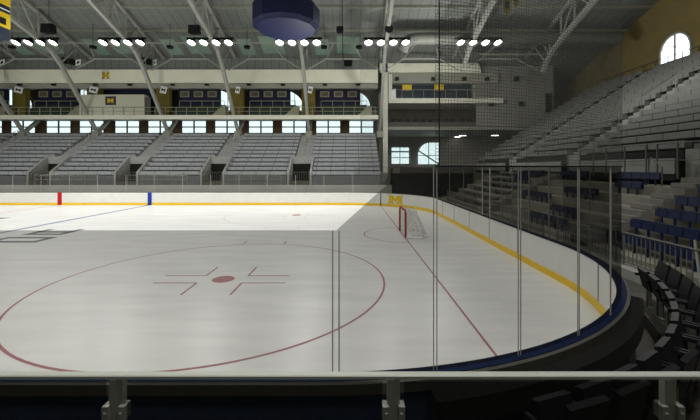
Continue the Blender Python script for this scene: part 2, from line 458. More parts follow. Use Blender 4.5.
MB().sweep(near_path, [(.105, 0), (.105, 1.04), (.15, 1.04), (.15, 0)]).build('outer_skin', M['navyd'], bd, label='dark navy outer face of the boards')
MB().sweep(near_arc(-80, -35, 40), [(.175, .70), (.175, .97), (.34, .95), (.34, .70)]).build('outer_bumper', M['bumper'], bd, label='black textured bumper around the corner')
MB().box(-24.85, -24.5, FAR-.02, FAR+.02, 0, 1.055).build('red_stripe', M['reds'], bd, label='red stripe')
MB().box(-17.22, -16.88, FAR-.02, FAR+.02, 0, 1.055).build('blue_stripe', M['blues'], bd, label='blue stripe')
fy = CYF+math.sqrt(RR**2-(GL-CX)**2)
MB().box(GL-.03, GL+.03, fy-.04, fy, 0, 1.055).build('board_joint', M['blackp'], bd, label='dark joint where the goal line meets the boards')
def block_m(mb, P):
    """block letter M from (u, v) unit square through P(u, v) -> (front, back) points"""
    def rect(a):
        q = [P(u, v) for u, v in a]
        mb.hexa([q[0][0], q[1][0], q[2][0], q[3][0], q[0][1], q[1][1], q[2][1], q[3][1]])
    rect([(.06, 0), (.34, 0), (.34, 1), (.06, 1)]); rect([(.66, 0), (.94, 0), (.94, 1), (.66, 1)])
    rect([(.0, 0), (.40, 0), (.40, .2), (.0, .2)]); rect([(.60, 0), (1, 0), (1, .2), (.60, .2)])
    rect([(.0, .8), (.3, .8), (.3, 1), (.0, 1)]); rect([(.7, .8), (1, .8), (1, 1), (.7, 1)])
    rect([(.2, 1), (.36, 1), (.58, .28), (.42, .28)]); rect([(.64, 1), (.8, 1), (.58, .28), (.42, .28)])
mm = MB()
def PM(u, v):
    x = 3.05+u*1.05; z = .26+v*.66
    a = math.atan2(math.sqrt(RR**2-(x-CX)**2), x-CX)
    q = lambda rr: Vector((CX+rr*math.cos(a), CYF+rr*math.sin(a), z))
    return q(RR-.03), q(RR-.005)
block_m(mm, PM)
mm.build('board_emblem', M['maize'], bd, label='yellow block letter M')
sm = MB()
for deg in (-58, -38, -18): # board seams of the near corner
    a = math.radians(deg); x, y = CX+(RR-.004)*math.cos(a), CYN+(RR-.004)*math.sin(a)
    sm.bar((x, y, .2), (x, y, 1.05), .02)
for y in (12.2, 14.7, 17.2, 19.7, 22.2): sm.bar((END-.004, y, .2), (END-.004, y, 1.05), .02)
sm.build('panel_seams', M['postdim'], bd)

# ------------------------------------------------------------------ rink glass
def pane(path, z0, z1, name, m, par, off=.05):
    return MB().sweep(path, [(off, z0), (off, z1)], False).build(name, m, par)
LOWZ, HIGHZ = 2.555, 3.19
gs = thing('side_glass', 'low clear glass along the near side boards', 'rink glass', (-4, NEAR-.05, 1.09))
for x1 in (-.15, -6.15):
    pane(straight_near(x1-6.0, x1), 1.085, LOWZ, 'glass_pane', M['glass'], gs)
MB().bar((-.185, NEAR-.056, 1.085), (-.185, NEAR-.056, LOWZ), .014).bar((-.12, NEAR-.056, 1.085), (-.12, NEAR-.056, LOWZ), .014).build('glass_joint', M['post'], gs)
ge = thing('end_glass', 'tall clear glass on posts around the near corner and right end boards', 'rink glass', (END, CYN, 1.09))
xt = .50
g = MB(); yo = NEAR-.056
# sloped step-up pane
yx = CYN-math.sqrt((RR+.05)**2-(xt-CX)**2)
g.v = [(-.15, NEAR-.05, 1.085), (xt, yx, 1.085), (xt, yx, HIGHZ-.06), (-.15, NEAR-.05, LOWZ)]; g.f = [(0, 1, 2, 3)]
g.build('sloped_pane', M['glass'], ge)
def ang_of_ratio(t):
    best = None
    for k in range(0, 9001):
        a = math.radians(-90+k*.01); x, y = CX+(RR+.05)*math.cos(a), CYN+(RR+.05)*math.sin(a)
        if x/y >= t: return math.degrees(a)
post_px = [435, 519, 578, 610]
angs = [ang_of_ratio((p-351)/350) for p in post_px]
a_prev = -90+math.degrees(math.asin((xt-CX)/(RR+.05)))
seq = [a_prev]+angs+[-24, -12, 0]
for a0, a1 in zip(seq[:-1], seq[1:]):
    pane(near_arc(a0, a1, 8), 1.085, HIGHZ, 'glass_pane', M['glass'], ge)
def post_at(x, y, par, z1=HIGHZ, w=.036, double=True):
    mb = MB()
    c = Vector((x, y, 0))
    d = Vector((x-CX, y-(CYN if y < 12 else CYF), 0))
    d = Vector((1, 0, 0)) if CYN < y < CYF else d.normalized()
    t = Vector((-d.y, d.x, 0))
    for s in ((-1, 1) if double else (0,)):
        p = c+t*s*w*.5
        mb.bar((p.x, p.y, 1.085), (p.x, p.y, z1), w*.24)
    if not double: pass
    return mb.build('glass_post', M['postdim'], par)
for a in angs:
    post_at(CX+(RR+.056)*math.cos(math.radians(a)), CYN+(RR+.056)*math.sin(math.radians(a)), ge)
for deg in (-24, -12):
    post_at(CX+(RR+.056)*math.cos(math.radians(deg)), CYN+(RR+.056)*math.sin(math.radians(deg)), ge)
ys = [CYN, 10.35, 11.5, 12.7, 13.6, 14.75, 15.6, 16.9, 18.2, 19.5, 20.8, 22.1, CYF]
for y0, y1 in zip(ys[:-1], ys[1:]):
    pane([(END, y0, 1, 0), (END, y1, 1, 0)], 1.085, HIGHZ, 'glass_pane', M['farglass'], ge)
for y in (10.35, 11.5, 12.7, 13.6, 14.75, 15.6, 18.2, 20.8):
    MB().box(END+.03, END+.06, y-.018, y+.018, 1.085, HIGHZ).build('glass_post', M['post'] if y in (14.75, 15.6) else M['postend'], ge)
gf = thing('far_glass', 'clear glass with slim posts along the far side boards', 'rink glass', (-10, FAR+.05, 1.09))
for a0, a1 in ((0, 30), (30, 60), (60, 85)):
    pane(far_arc(a0, a1, 8), 1.085, HIGHZ, 'glass_pane', M['farglass'], gf)
x = .1
while x > -45:
    pane([(x, FAR, 0, 1), (x-2.4, FAR, 0, 1)], 1.075, LOWZ, 'glass_pane', M['farglass'], gf)
    if x > -20 or True:
        MB().box(x-.012, x+.012, FAR+.045, FAR+.06, 1.075, LOWZ).build('glass_post', M['post'], gf)
    x -= 2.4

# ------------------------------------------------------------------ safety netting
npath = near_arc(angs[0], 0, 40)+far_arc(0, 80, 24)
def net_sheet(path, z0, z1, off):
    v = []; f = []; uv = []
    s = 0; prev = None
    for (x, y, nx, ny) in path:
        p = Vector((x+nx*off, y+ny*off, 0))
        if prev is not None: s += (p-prev).length
        prev = p; v += [(p.x, p.y, z0), (p.x, p.y, z1)]; uv += [(s, z0), (s, z1)]
    for i in range(len(path)-1): f.append((2*i, 2*i+2, 2*i+3, 2*i+1))
    me = bpy.data.meshes.new('netting'); me.from_pydata(v, [], f)
    l = me.uv_layers.new(name='UVMap')
    for lp in me.loops: l.data[lp.index].uv = uv[lp.vertex_index]
    me.materials.append(M['net']); return me
sn = thing('safety_net', 'dark safety netting hung above the glass at the right end', 'netting', (END, CYN, HIGHZ))
o = bpy.data.objects.new('netting', net_sheet(npath, HIGHZ+.02, 13.0, .06)); col.objects.link(o); o.parent = sn
o.location = -Vector((END, CYN, HIGHZ))
MB().tube([(p[0]+p[2]*.06, p[1]+p[3]*.06, HIGHZ+.012) for p in npath], .011, 6).build('bottom_rope', M['black'], sn)
a = math.radians(angs[0])
xn, yn = CX+(RR+.06)*math.cos(a)+.04, CYN+(RR+.06)*math.sin(a)
MB().tube([(xn, yn, HIGHZ), (xn, yn, 13.0)], .008, 6).build('edge_cable', M['black'], sn)

# ------------------------------------------------------------------ goal
gt = thing('hockey_goal', 'red framed hockey goal with white net on the goal line', 'goal', (GL, 16.7, 0))
MB().tube([(GL, 15.78, 0), (GL, 15.78, 1.1), (GL, 15.83, 1.2), (GL, 15.92, 1.24), (GL, 17.48, 1.24), (GL, 17.57, 1.2), (GL, 17.62, 1.1), (GL, 17.62, 0)], .045, 10).build('goal_frame', M['redpost'], gt, True)
base = [(GL, 15.78, .04), (GL+.7, 15.6, .04), (GL+1.05, 16.0, .04), (GL+1.12, 16.7, .04), (GL+1.05, 17.4, .04), (GL+.7, 17.8, .04), (GL, 17.62, .04)]
MB().tube(base, .04, 8).build('base_frame', M['white'], gt)
v = [(GL, 15.8, 1.22), (GL+.45, 15.85, 1.2), (GL+.55, 16.2, 1.2), (GL+.58, 16.7, 1.2), (GL+.55, 17.2, 1.2), (GL+.45, 17.55, 1.2), (GL, 17.6, 1.22)]
me = bpy.data.meshes.new('goal_net'); vv = base+v; ff = [(i, i+1, 8+i, 7+i) for i in range(6)]+[(7, 8, 9, 10, 11, 12, 13)]
me.from_pydata([tuple(Vector(p)-Vector((GL, 16.7, 0))) for p in vv], [], ff)
l = me.uv_layers.new(name='UVMap')
for lp in me.loops:
    p = vv[lp.vertex_index]; l.data[lp.index].uv = (p[1]+p[0]*.7, p[2]+p[0]*.5)
me.materials.append(M['netw']); o = bpy.data.objects.new('goal_net', me); col.objects.link(o); o.parent = gt
MB().tube([(GL+.45, 15.85, 1.2), (GL+.7, 15.62, .05)], .02, 6).build('net_support', M['white'], gt)
MB().tube([(GL+.45, 17.55, 1.2), (GL+.7, 17.78, .05)], .02, 6).build('net_support', M['white'], gt)

# ------------------------------------------------------------------ far bleachers
R0Y, RD, RH, R0Z, NR = 32.5, .70, .42, 2.43, 11
struct(MB().box(LEFT, 3.6, 30.9, 31.1, 0, 1.62), 'wall_stand_front', M['frontw'])
struct(MB().box(LEFT, 3.6, 31.1, 32.46, 1.3, 1.5), 'floor_walkway', M['conc'])
secname = ['far grey bleacher section at the left edge beside the red stripe', 'far grey bleacher section left of the stairs nearest the red stripe',
           'far grey bleacher section under the cream press booth', 'far grey bleacher section above the blue stripe on the boards',
           'far grey bleacher section in the middle of the far stand', 'far grey bleacher section beside the tall corner column']
for i in range(6):
    x0, x1 = TX[i]+.85, TX[i+1]-.85
    if i == 0: x0 = LEFT
    if i == 5: x1 = 2.75
    t = thing('bleacher_section', secname[i], 'bleachers', ((x0+x1)/2, R0Y, R0Z), 'bleacher sections behind the far boards')
    prof = []
    for k in range(NR):
        y = R0Y+k*RD; z = R0Z+k*RH
        prof += [(y, z-RH if k else 0), (y, z)]
    ytop = R0Y+NR*RD
    prof += [(ytop, R0Z+(NR-1)*RH), (ytop, 0)]
    c0 = x0+(.35 if i else 0); c1 = x1-(.35 if i < 5 else 0)
    cut = R0Y+3*RD+.35
    lo = prof[:6]+[(R0Y+3*RD, R0Z+2*RH), (R0Y+3*RD, 0)]
    hi = [(R0Y+3*RD+.36, 0), (R0Y+3*RD+.36, R0Z+3*RH)]+prof[8:]
    MB().prism([(c0, p[0], p[1]) for p in lo], (c1-c0, 0, 0)).build('riser_deck', M['tread'], t, label='lower riser deck')
    MB().prism([(c0, p[0], p[1]) for p in [(R0Y+3*RD, 0), (R0Y+3*RD, R0Z+3*RH), (R0Y+3*RD+.36, R0Z+3*RH), (R0Y+3*RD+.36, 0)]], (c1-c0, 0, 0)).build('riser_deck', M['tread'], t)
    MB().prism([(x0, p[0], p[1]) for p in hi], (x1-x0, 0, 0)).build('riser_deck', M['tread'], t)
    xa_, xb_ = x0, x1
    for k in range(NR):
        y = R0Y+k*RD; z = R0Z+k*RH
        x0, x1 = (c0, c1) if k <= 3 else (xa_, xb_)
        MB().box(x0, x1, y+.02, y+.34, z+.09, z+.39).build('bench', M['bench'], t)
# stairs between the sections, with portals at their foot
for i in range(1, 6):
    x = TX[i]; w = .8
    lab = {1: 'grey aisle stairs beneath the leftmost full roof truss leg', 2: 'grey aisle stairs left of the cream press booth',
           3: 'grey aisle stairs right of the cream press booth', 4: 'grey aisle stairs just left of the picture of the middle bay',
           5: 'grey aisle stairs nearest the tall corner column'}[i]
    lab = ['', 'pale aisle stairs at the left end of the far stand', 'pale aisle stairs on the far stand nearest the red stripe', 'pale aisle stairs on the far stand nearest the blue stripe',
           'pale aisle stairs in the middle of the far stand', 'pale aisle stairs on the far stand nearest the corner column'][i]
    t = thing('aisle_stairs', lab, 'stairs', (x, R0Y, R0Z), 'aisle stairs of the far stand')
    prof = []
    n2 = NR*2
    for k in range(7, n2):
        y = R0Y+k*RD/2; z = R0Z+(k+1)*RH/2-.15
        prof += [(y, z-RH/2 if k > 7 else 0), (y, z)]
    prof += [(R0Y+NR*RD, prof[-1][1]), (R0Y+NR*RD, 0)]
    MB().prism([(x-w, p[0], p[1]) for p in prof], (2*w, 0, 0)).build('steps', M['stair'], t)
    hr = MB()
    for (k0, k1) in ((5, 8), (8.7, 10.6)):
        pts = [(x+.1, R0Y+k*RD, R0Z+k*RH+.9) for k in (k0, k1)]
        hr.tube([(pts[0][0], pts[0][1], pts[0][2]-.9), pts[0], pts[1], (pts[1][0], pts[1][1], pts[1][2]-.9)], .03, 6)
    hr.build('handrail', M['steel'], t)
    pt = thing('stand_portal', lab.replace('pale aisle stairs', 'dark entry portal below the stairs').replace(' on the far stand', ''), 'portal', (x, R0Y+.2, R0Z), 'entry portals of the far stand')
    px0, px1 = x-1.05, x+1.05; py0, py1 = R0Y+.0, R0Y+2.43
    for xx in (px0, px1):
        MB().prism([(xx-.1, py0, 1.0), (xx-.1, py1, 1.0), (xx-.1, py1, 4.25), (xx-.1, py1-.35, 4.25), (xx-.1, py0, 2.75)], (.2, 0, 0)).build('side_wall', M['conc'], pt)
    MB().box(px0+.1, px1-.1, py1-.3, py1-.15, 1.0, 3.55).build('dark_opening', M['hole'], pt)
    MB().box(px0+.1, px1-.1, py1-.33, py1-.0, 3.55, 4.25).build('lintel', M['stair'], pt)
    MB().box(px0+.1, px1-.1, py0, py1-.3, 1.0, 1.9).build('portal_floor', M['concd'], pt)
    rl = MB().tube([(px0+.15, py0+.05, 2.75), (px1-.15, py0+.05, 2.75)], .025, 6)
    for k in range(9):
        xx = px0+.2+(px1-px0-.4)*k/8; rl.bar((xx, py0+.05, 1.9), (xx, py0+.05, 2.75), .03)
    rl.build('gate_rail', M['steeld'], pt)
# guard rails along the walkway behind the far glass
for (xa, xb, lab) in ((-41, -34.5, 'left'), (-28, -22.5, 'b'), (-19.8, -14.5, 'c'), (-11.5, -6.2, 'd')):
    name = {'left': 'low grey guard rail behind the far boards left of the red stripe', 'b': 'low grey guard rail behind the far boards between red and blue stripes',
            'c': 'low grey guard rail behind the far boards right of the blue stripe', 'd': 'low grey guard rail behind the far boards in the middle of the stand'}[lab]
    t = thing('guard_rail', name, 'railing', ((xa+xb)/2, 31.0, 1.62), 'guard rails along the far walkway')
    mb = MB()
    n = int((xb-xa)/1.1)
    for k in range(n+1):
        xx = xa+(xb-xa)*k/n; mb.bar((xx, 31.0, 1.62), (xx, 31.0, 2.5), .04)
    mb.tube([(xa, 31.0, 2.5), (xb, 31.0, 2.5)], .025, 6).tube([(xa, 31.0, 2.1), (xb, 31.0, 2.1)], .018, 6).build('rail_frame', M['steel'], t)

# ------------------------------------------------------------------ balcony
BF = 38.3
bal = thing('balcony', 'cream edged spectator balcony running above the far bleachers', 'balcony', (-20, BF, 8.54))
MB().box(LEFT, 3.0, BF, BF+.4, 8.47, 8.92).build('edge_beam', M['slab'], bal)
MB().box(LEFT, 3.0, BF+.4, WY, 8.8, 8.92).build('balcony_slab', M['beam'], bal)
MB().box(LEFT, 3.0, 40.0, WY, 8.92, 9.7).build('rear_riser', M['concd'], bal)
fr = MB()
x = LEFT+.2
fr.tube([(LEFT, BF+.1, 9.78), (3.0, BF+.1, 9.78)], .035, 6).tube([(LEFT, BF+.1, 9.35), (3.0, BF+.1, 9.35)], .025, 6)
fp = fr
while x < 3.0:
    fp.bar((x, BF+.1, 8.92), (x, BF+.1, 9.78), .05); x += 1.15
fp.build('front_rail', M['balrail'], bal)
for i in range(6):
    if i == 2: continue
    xa, xb = TX[i]+1.4, TX[i+1]-1.5
    m2 = MB().tube([(xa, 39.8, 10.75), (xb, 39.8, 10.75)], .035, 6)
    x = xa
    while x < xb+.01:
        m2.bar((x, 39.8, 8.92), (x, 39.8, 10.75), .045); x += (xb-xa)/4
    m2.build('rear_rail', M['balrail'], bal)
    MB().box(xa, xb, 40.1, 40.35, 9.7, 10.35).box(xa, xb, 38.9, 39.2, 8.92, 9.78).build('balcony_bench', M['green'], bal)
    st = MB().prism([(TX[i+1]-2.6, 38.8, 8.92), (TX[i+1]-1.0, 38.8, 8.92), (TX[i+1]-1.0, 38.8, 10.0), (TX[i+1]-1.4, 38.8, 10.0)], (0, .9, 0))
    st.build('balcony_steps', M['balrail'], bal)
# partitions with framed pictures
baytxt = {0: 'at the far left edge', 1: 'left of the cream press booth', 2: 'above the cream press booth', 3: 'right of the cream press booth', 4: 'in the middle of the balcony', 5: 'at the right end of the balcony'}
for i in range(6):
    c = BAYS[i]-.6
    if i == 2:
        tag(MB().box(TX[2]+.5, TX[3]-1.6, 40.4, 40.6, 9.7, 12.49).build('partition_panel', M['panelnavy']), 'dark navy partition panel above the cream press booth', 'partition'); continue
    tag(MB().box(c-2.45, c+2.45, 40.4, 40.6, 9.7, 12.49).build('partition_panel', M['panelnavy']), 'dark navy partition panel '+baytxt[i], 'partition', 'navy balcony partitions')
    for k, pos in zip((-1, 0, 1), ('left', 'middle', 'right')):
        xx = c+k*1.58-.1
        t = thing('framed_picture', f'{pos} framed picture of three on navy panel {baytxt[i]}', 'picture', (xx, 40.38, 11.4), 'framed pictures on the balcony')
        MB().box(xx-.52, xx+.52, 40.34, 40.398, 11.3, 11.98).build('picture_frame', M['frame'], t)
        MB().box(xx-.38, xx+.38, 40.325, 40.339, 11.42, 11.86).build('picture_print', M['pic'], t)
# cream press booth with block M banner
bt = thing('press_booth', 'cream walled press booth on the balcony with a navy block M banner', 'booth', (-26.2, 38.7, 8.92))
MB().box(-29.9, -22.75, 38.5, 39.38, 8.93, 11.2).build('booth_wall', M['cream'], bt)
bn = MB().box(-27.0, -25.85, 38.46, 38.495, 10.05, 11.0).build('booth_banner', M['navyd'], bt)
mm = MB(); block_m(mm, lambda u, v: (Vector((-26.8+u*.76, 38.42, 10.25+v*.56)), Vector((-26.8+u*.76, 38.455, 10.25+v*.56)))); mm.build('banner_letter', M['maize'], bn, label='yellow letter M')
MB().box(-22.74, -22.1, 38.6, 38.68, 8.93, 10.9).build('booth_door', M['steeld'], bt)
# maize piers and little white section cards
piertxt = {1: 'at the far left of the balcony', 2: 'left of the cream press booth', 3: 'right of the cream press booth', 4: 'in the middle of the balcony', 5: 'nearest the right end of the balcony'}
for i in range(1, 6):
    x = TX[i]+(.0 if i != 3 else -.3)
    tag(MB().box(x-.75, x+.75, 39.4, 39.98, 8.92, 12.08).build('balcony_pier', M['pier']), 'dull yellow balcony pier '+piertxt[i], 'pier', 'yellow balcony piers')
    t = thing('section_card', 'tilted white card with black mark on yellow pier '+piertxt[i], 'sign', (x+.25, 39.1, 11.9), 'white section cards')
    cm_ = MB(); cx_, cz_ = x+.25, 11.85
    def rot(u, v, th=-.22): return (cx_+u*math.cos(th)-v*math.sin(th), cz_+u*math.sin(th)+v*math.cos(th))
    W_, H_ = (.46, .34) if i < 3 else ((.36, .4) if i == 3 else (.24, .38))
    q = [rot(-W_, -H_), rot(W_, -H_), rot(W_, H_), rot(-W_, H_)]
    cm_.prism([(a, 39.08, b) for a, b in q], (0, .05, 0)).build('card', M['signw'], t)
    k_ = MB(); s_ = W_*.6; h_ = H_*.5
    k_.prism([(a, 39.06, b) for a, b in (rot(-s_, -h_), rot(0, -.05), rot(s_, -h_), rot(s_, h_), rot(0, .05), rot(-s_, h_))], (0, .015, 0)).build('card_mark', M['blackp'], t)
    MB().bar((cx_, 39.1, cz_), (cx_, 39.42, cz_), .04).build('card_bracket', M['steeld'], t)

for px, s in ((2, 'at the far left above the fascia'), (78, 'left of the fascia letter'), (155, 'right of the fascia letter')):
    x, y, z = at(px, 62.5, 37.2)
    t = thing('section_card', 'white card with dark mark hanging from roof bracing '+s, 'sign', (x, y, z), 'white cards under the roof')
    hw = .26 if px < 100 else .13
    MB().prism([(x-hw, y, z-.36), (x+hw, y, z-.24), (x+hw, y, z+.36), (x-hw, y, z+.24)], (0, .04, 0)).build('card', M['signw'], t)
    MB().prism([(x-hw*.5, y-.02, z-.2), (x+hw*.5, y-.02, z-.05), (x+hw*.5, y-.02, z+.2), (x-hw*.5, y-.02, z+.05)], (0, .015, 0)).build('card_mark', M['blackp'], t)
    MB().bar((x, y+.02, z+.25), (x, y+.02, roofz(y)), .03).build('card_cord', M['steeld'], t)
    for k, dxp in enumerate((-13, -6)):
        xs_, ys_, zs_ = at(px+dxp, 60.5+k*1.5, 37.2)
        if px < 10: continue
        q = thing('brace_speaker', ('left' if k == 0 else 'right')+' of two small black speakers beside the white card '+s, 'speaker', (xs_, ys_, zs_))
        MB().box(xs_-.2, xs_+.2, ys_-.2, ys_+.2, zs_-.3, zs_+.3).build('speaker_box', M['black'], q)
        MB().bar((xs_, ys_, zs_+.3), (xs_, ys_, roofz(ys_)), .03).build('speaker_cord', M['steeld'], q)
# fascia and beam above the balcony
fa = thing('roof_fascia', 'long cream fascia with a yellow block M above the balcony', 'fascia', (-20, 39, 12.6))
MB().box(LEFT, 3.0, 39.0, 39.3, 12.62, 14.1).build('fascia_panel', M['fascia'], fa)
mm = MB(); block_m(mm, lambda u, v: (Vector((-27.75+u*.85, 38.97, 13.05+v*.75)), Vector((-27.75+u*.85, 38.995, 13.05+v*.75)))); mm.build('fascia_letter', M['maize'], fa, label='yellow letter M')
MB().box(LEFT, 3.0, 39.4, 39.9, 12.1, 12.62).build('lower_beam', M['beam'], fa)
struct(MB().box(LEFT, 3.0, 39.9, WY, 12.5, 12.7), 'ceiling_balcony', M['beam'])
struct(MB().box(LEFT, 3.0, 39.35, 39.6, 14.1, roofz(39.6)-.02), 'wall_clerestory', M['roof'])
for k, px in enumerate([20, 54, 96, 130, 173, 207, 249, 283, 325, 358]):
    x = (px-351)*39.35/350
    near = ['left of the first pier', 'above the first pictures', 'above the left of the booth', 'above the right of the booth', 'right of the booth', 'above pictures right of the booth',
            'left of the middle pictures', 'right of the middle pictures', 'above the last pictures', 'nearest the corner column'][k]
    t = thing('beam_speaker', 'small black speaker under the fascia beam '+near, 'speaker', (x, 39.3, 12.35), 'small speakers along the fascia beam')
    MB().box(x-.22, x+.22, 39.2, 39.39, 12.36, 12.6).build('speaker_box', M['blackp'], t)
    MB().box(x-.17, x+.17, 39.185, 39.199, 12.4, 12.56).build('speaker_grille', M['black'], t)

# ------------------------------------------------------------------ roof trusses
def truss_template():
    t = thing('roof_truss', '', 'truss', (0, 33, 14.0))
    bot = [(16.7, 20.6), (22, 18.7), (28, 16.6), (32, 15.25), (33.8, 14.55), (34.9, 13.55), (36.0, 12.2), (37.3, 10.6), (38.6, 8.95), (40.0, 7.15)]
    top = [(16.7, roofz(16.7)-.3), (28, roofz(28)-.3), (36, roofz(36)-.3), (39.0, roofz(39)-.3)]
    nb = [(33.4-y, z) for y, z in bot]; ntp = [(33.4-y, z) for y, z in top]
    def chord(pts, w, h):
        m = MB()
        for a, b in zip(pts[:-1], pts[1:]): m.bar((0, a[0], a[1]), (0, b[0], b[1]), w, h)
        return m
    chord(bot, .30, .34).build('bottom_chord', M['truss'], t)
    chord(top, .26, .24).build('top_chord', M['truss'], t)
    web = MB()
    def bz(y):
        for a, b in zip(bot[:-1], bot[1:]):
            if a[0] <= y <= b[0]: return a[1]+(b[1]-a[1])*(y-a[0])/(b[0]-a[0])
    def tz(y): return roofz(y)-.3
    ysw = [18.5, 20.5, 22.5, 24.5, 26.5, 28.5, 30.5, 32.5, 34.3]
    for k, y in enumerate(ysw):
        web.bar((0, y, bz(y)), (0, y, tz(y)), .13)
        if k+1 < len(ysw):
            y2 = ysw[k+1]
            if k % 2: web.bar((0, y, bz(y)), (0, y2, tz(y2)), .11)
            else: web.bar((0, y, tz(y)), (0, y2, bz(y2)), .11)
    web.bar((0, 34.9, 13.55), (0, 37.2, tz(37.2)), .13)
    web.bar((0, 34.3, 14.1), (0, 36.0, tz(36.0)), .11)
    web.build('web_bracing', M['truss'], t)
    chord(nb[:6], .30, .34).build('near_chord', M['truss'], t)
    MB().bar((0, 40.0, 7.15), (0, 42.0, 8.9), .34, .34).build('foot_strut', M['beam'], t)
    MB().box(-.35, .35, 39.6, 40.4, 6.6, 7.3).build('foot_block', M['beam'], t)
    return t
tlabel = ['', 'pale steel roof truss at the left edge of the view', 'pale steel roof truss beside the hanging navy and yellow scoreboard', 'pale steel roof truss above the cream press booth',
          'pale steel roof truss left of the navy drum', 'pale steel roof truss passing behind the navy drum', 'pale steel roof truss beside the tall corner column',
          'pale steel roof truss above the corner press box', 'pale steel roof truss over the right hand stand']
tp = truss_template()
first = True; short = None
for i in range(1, 9):
    if first: o = tp; first = False
    else: o = copy_tree(tp)
    o.location = (TX[i], 33, 14.0); o['label'] = tlabel[i]; o['group'] = 'roof trusses'
    if i >= 7:
        for ch in list(o.children):
            if ch.name.startswith('foot_'): bpy.data.objects.remove(ch)
            elif ch.name.startswith('bottom_chord'):
                if short is None:
                    m = MB(); bb = [(16.7, 20.6), (22, 18.7), (28, 16.6), (32, 15.25), (33.8, 14.55), (34.9, 13.75), (35.6, 12.9)]
                    for a, b in zip(bb[:-1], bb[1:]): m.bar((0, a[0]-33, a[1]-14), (0, b[0]-33, b[1]-14), .34, .36)
                    short = m.build('short_chord_source', M['truss']); me_ = short.data; bpy.data.objects.remove(short); short = me_; short.name = 'bottom_chord_short'
                ch.data = short
# purlins
pn = 0
for y in (20, 23, 26, 29, 32, 35):
    pn += 1
    struct(MB().box(-48.9, EW, y-.07, y+.07, roofz(y)-.24, roofz(y)-.02), f'trim_{pn}', M['beam'])
# greenish roof lights and cross bracing by bay
for i in range(1, 8):
    x0, x1 = TX[i], TX[i+1]
    t = thing('bay_brace', ['', 'thin cross bracing at the left edge below the roof', 'thin cross bracing below the roof above the press booth', 'thin cross bracing below the roof right of the booth', 'thin cross bracing below the roof left of the navy drum',
              'thin cross bracing below the roof right of the navy drum', 'thin cross bracing below the roof above the corner press box', 'thin cross bracing below the roof by the right hand stand'][i], 'bracing', ((x0+x1)/2, 37, 14.2), 'roof bay bracing')
    y = 36.6; za = 3.19+(168.4-72)*36.6/350; zb = 3.19+(168.4-60)*36.6/350; zc = 3.19+(168.4-44)*34.5/350
    xa, xb = x0+2.2, x1-2.2
    for (pa, pb, ww) in (((x0+.2, y-.3, za), (xa, y, zb), .09), ((x1-.2, y-.3, za), (xb, y, zb), .09), ((xa, y, zb), (xa+.9, 34.5, zc), .07), ((xb, y, zb), (xb-.9, 34.5, zc), .07)):
        MB().bar(pa, pb, ww).build('diagonal_strut', M['truss'], t)
    MB().bar((xa-.2, y, zb), (xb+.2, y, zb), .14).build('cross_tube', M['truss'], t)
    MB().bar((x0+.18, 34.5, zc), (x1-.18, 34.5, zc), .1).build('upper_tube', M['truss'], t)
    if i <= 5:
        g = MB()
        def rp(x, y): return (x, y, roofz(y)-.03)
        for (xa, xb, ya, yb) in ((x0+.9, x0+2.4, 36.4, 38.9), (x0+3.3, x1-2.4, 36.0, 38.7)):
            g.prism([rp(xa, ya), rp(xb, ya), rp(xb, yb), rp(xa, yb)], (0, 0, .02))
        struct(g, f'window_{wn+i}', M['skygreen'])

# lamp bars
def lamp_template():
    t = thing('floodlight_bar', '', 'floodlight', (0, 32.6, 14.95))
    MB().bar((-2.2, 32.6, 15.2), (2.2, 32.6, 15.2), .16).build('mount_bar', M['blackp'], t)
    MB().bar((0, 32.6, 15.2), (0, 32.6, 16.0), .1).build('hanger', M['steeld'], t)
    for k in range(4):
        x = -1.72+k*1.15
        c = Vector((x, 32.55, 14.9)); d = Vector((0, -.50, -.87)).normalized()
        h = MB().tube([c-d*.42, c-d*.30, c, c+d*.27], [.11, .24, .36, .39], 16, False).build('lamp_housing', M['blackp'], t, True)
        MB().tube([c+d*.07, c+d*.085], .35, 18).build('lamp_lens', M['lamp'], h)
    return t
lx = [(-29.4, 'left of the cream press booth'), (-21.3, 'above the right of the press booth'), (-13.1, 'left of the navy drum'), (-4.9, 'under the navy drum'), (3.35, 'beside the corner column'), (11.9, 'behind the netting above the corner press box')]
lt = lamp_template()
for k, (x, s) in enumerate(lx):
    o = lt if k == 0 else copy_tree(lt)
    o.location = (x, 32.6, 14.95); o['label'] = 'black bar of four bright floodlights '+s; o['group'] = 'floodlight bars'

# hanging navy drum, scoreboard, pennants, speakers
dr = thing('hanging_drum', 'large navy eight sided drum hanging from the roof', 'drum', (-4.45, 24, 12.9))
MB().tube([(-4.45, 24, 12.62), (-4.45, 24, 12.85), (-4.45, 24, 13.95), (-4.45, 24, 14.75), (-4.45, 24, 15.6)], [2.0, 2.3, 2.3, 1.7, 1.5], 12).build('drum_shell', M['drum'], dr)
for k in range(4):
    a = PI/4+k*PI/2; MB().tube([(-4.45+1.8*math.cos(a), 24+1.8*math.sin(a), 14.5), (-4.45+1.8*math.cos(a), 24+1.8*math.sin(a), roofz(24+1.8*math.sin(a)))], .03, 6).build('hanger_cable', M['steeld'], dr)
sb = thing('scoreboard', 'hanging navy and yellow scoreboard at the upper left edge', 'scoreboard', (-24, 20.5, 11.4))
SX = -21.7
MB().box(-27, SX, 17.0, 22.25, 11.24, 16.5).build('scoreboard_body', M['navyd'], sb)
MB().box(SX, SX+.05, 17.0, 22.25, 11.94, 12.85).build('yellow_band', M['maize'], sb)
MB().box(SX, SX+.05, 17.0, 22.25, 13.37, 16.5).build('yellow_band', M['maize'], sb)
MB().box(SX, SX+.04, 17.0, 22.25, 13.05, 13.1).build('white_stripe', M['signw'], sb)
MB().box(SX+.05, SX+.07, 20.6, 21.95, 12.1, 12.5).build('display_panel', M['black'], sb)
MB().bar((-24.3, 19.6, 16.5), (-24.3, 19.6, roofz(19.6)), .1).build('hanger', M['steeld'], sb)
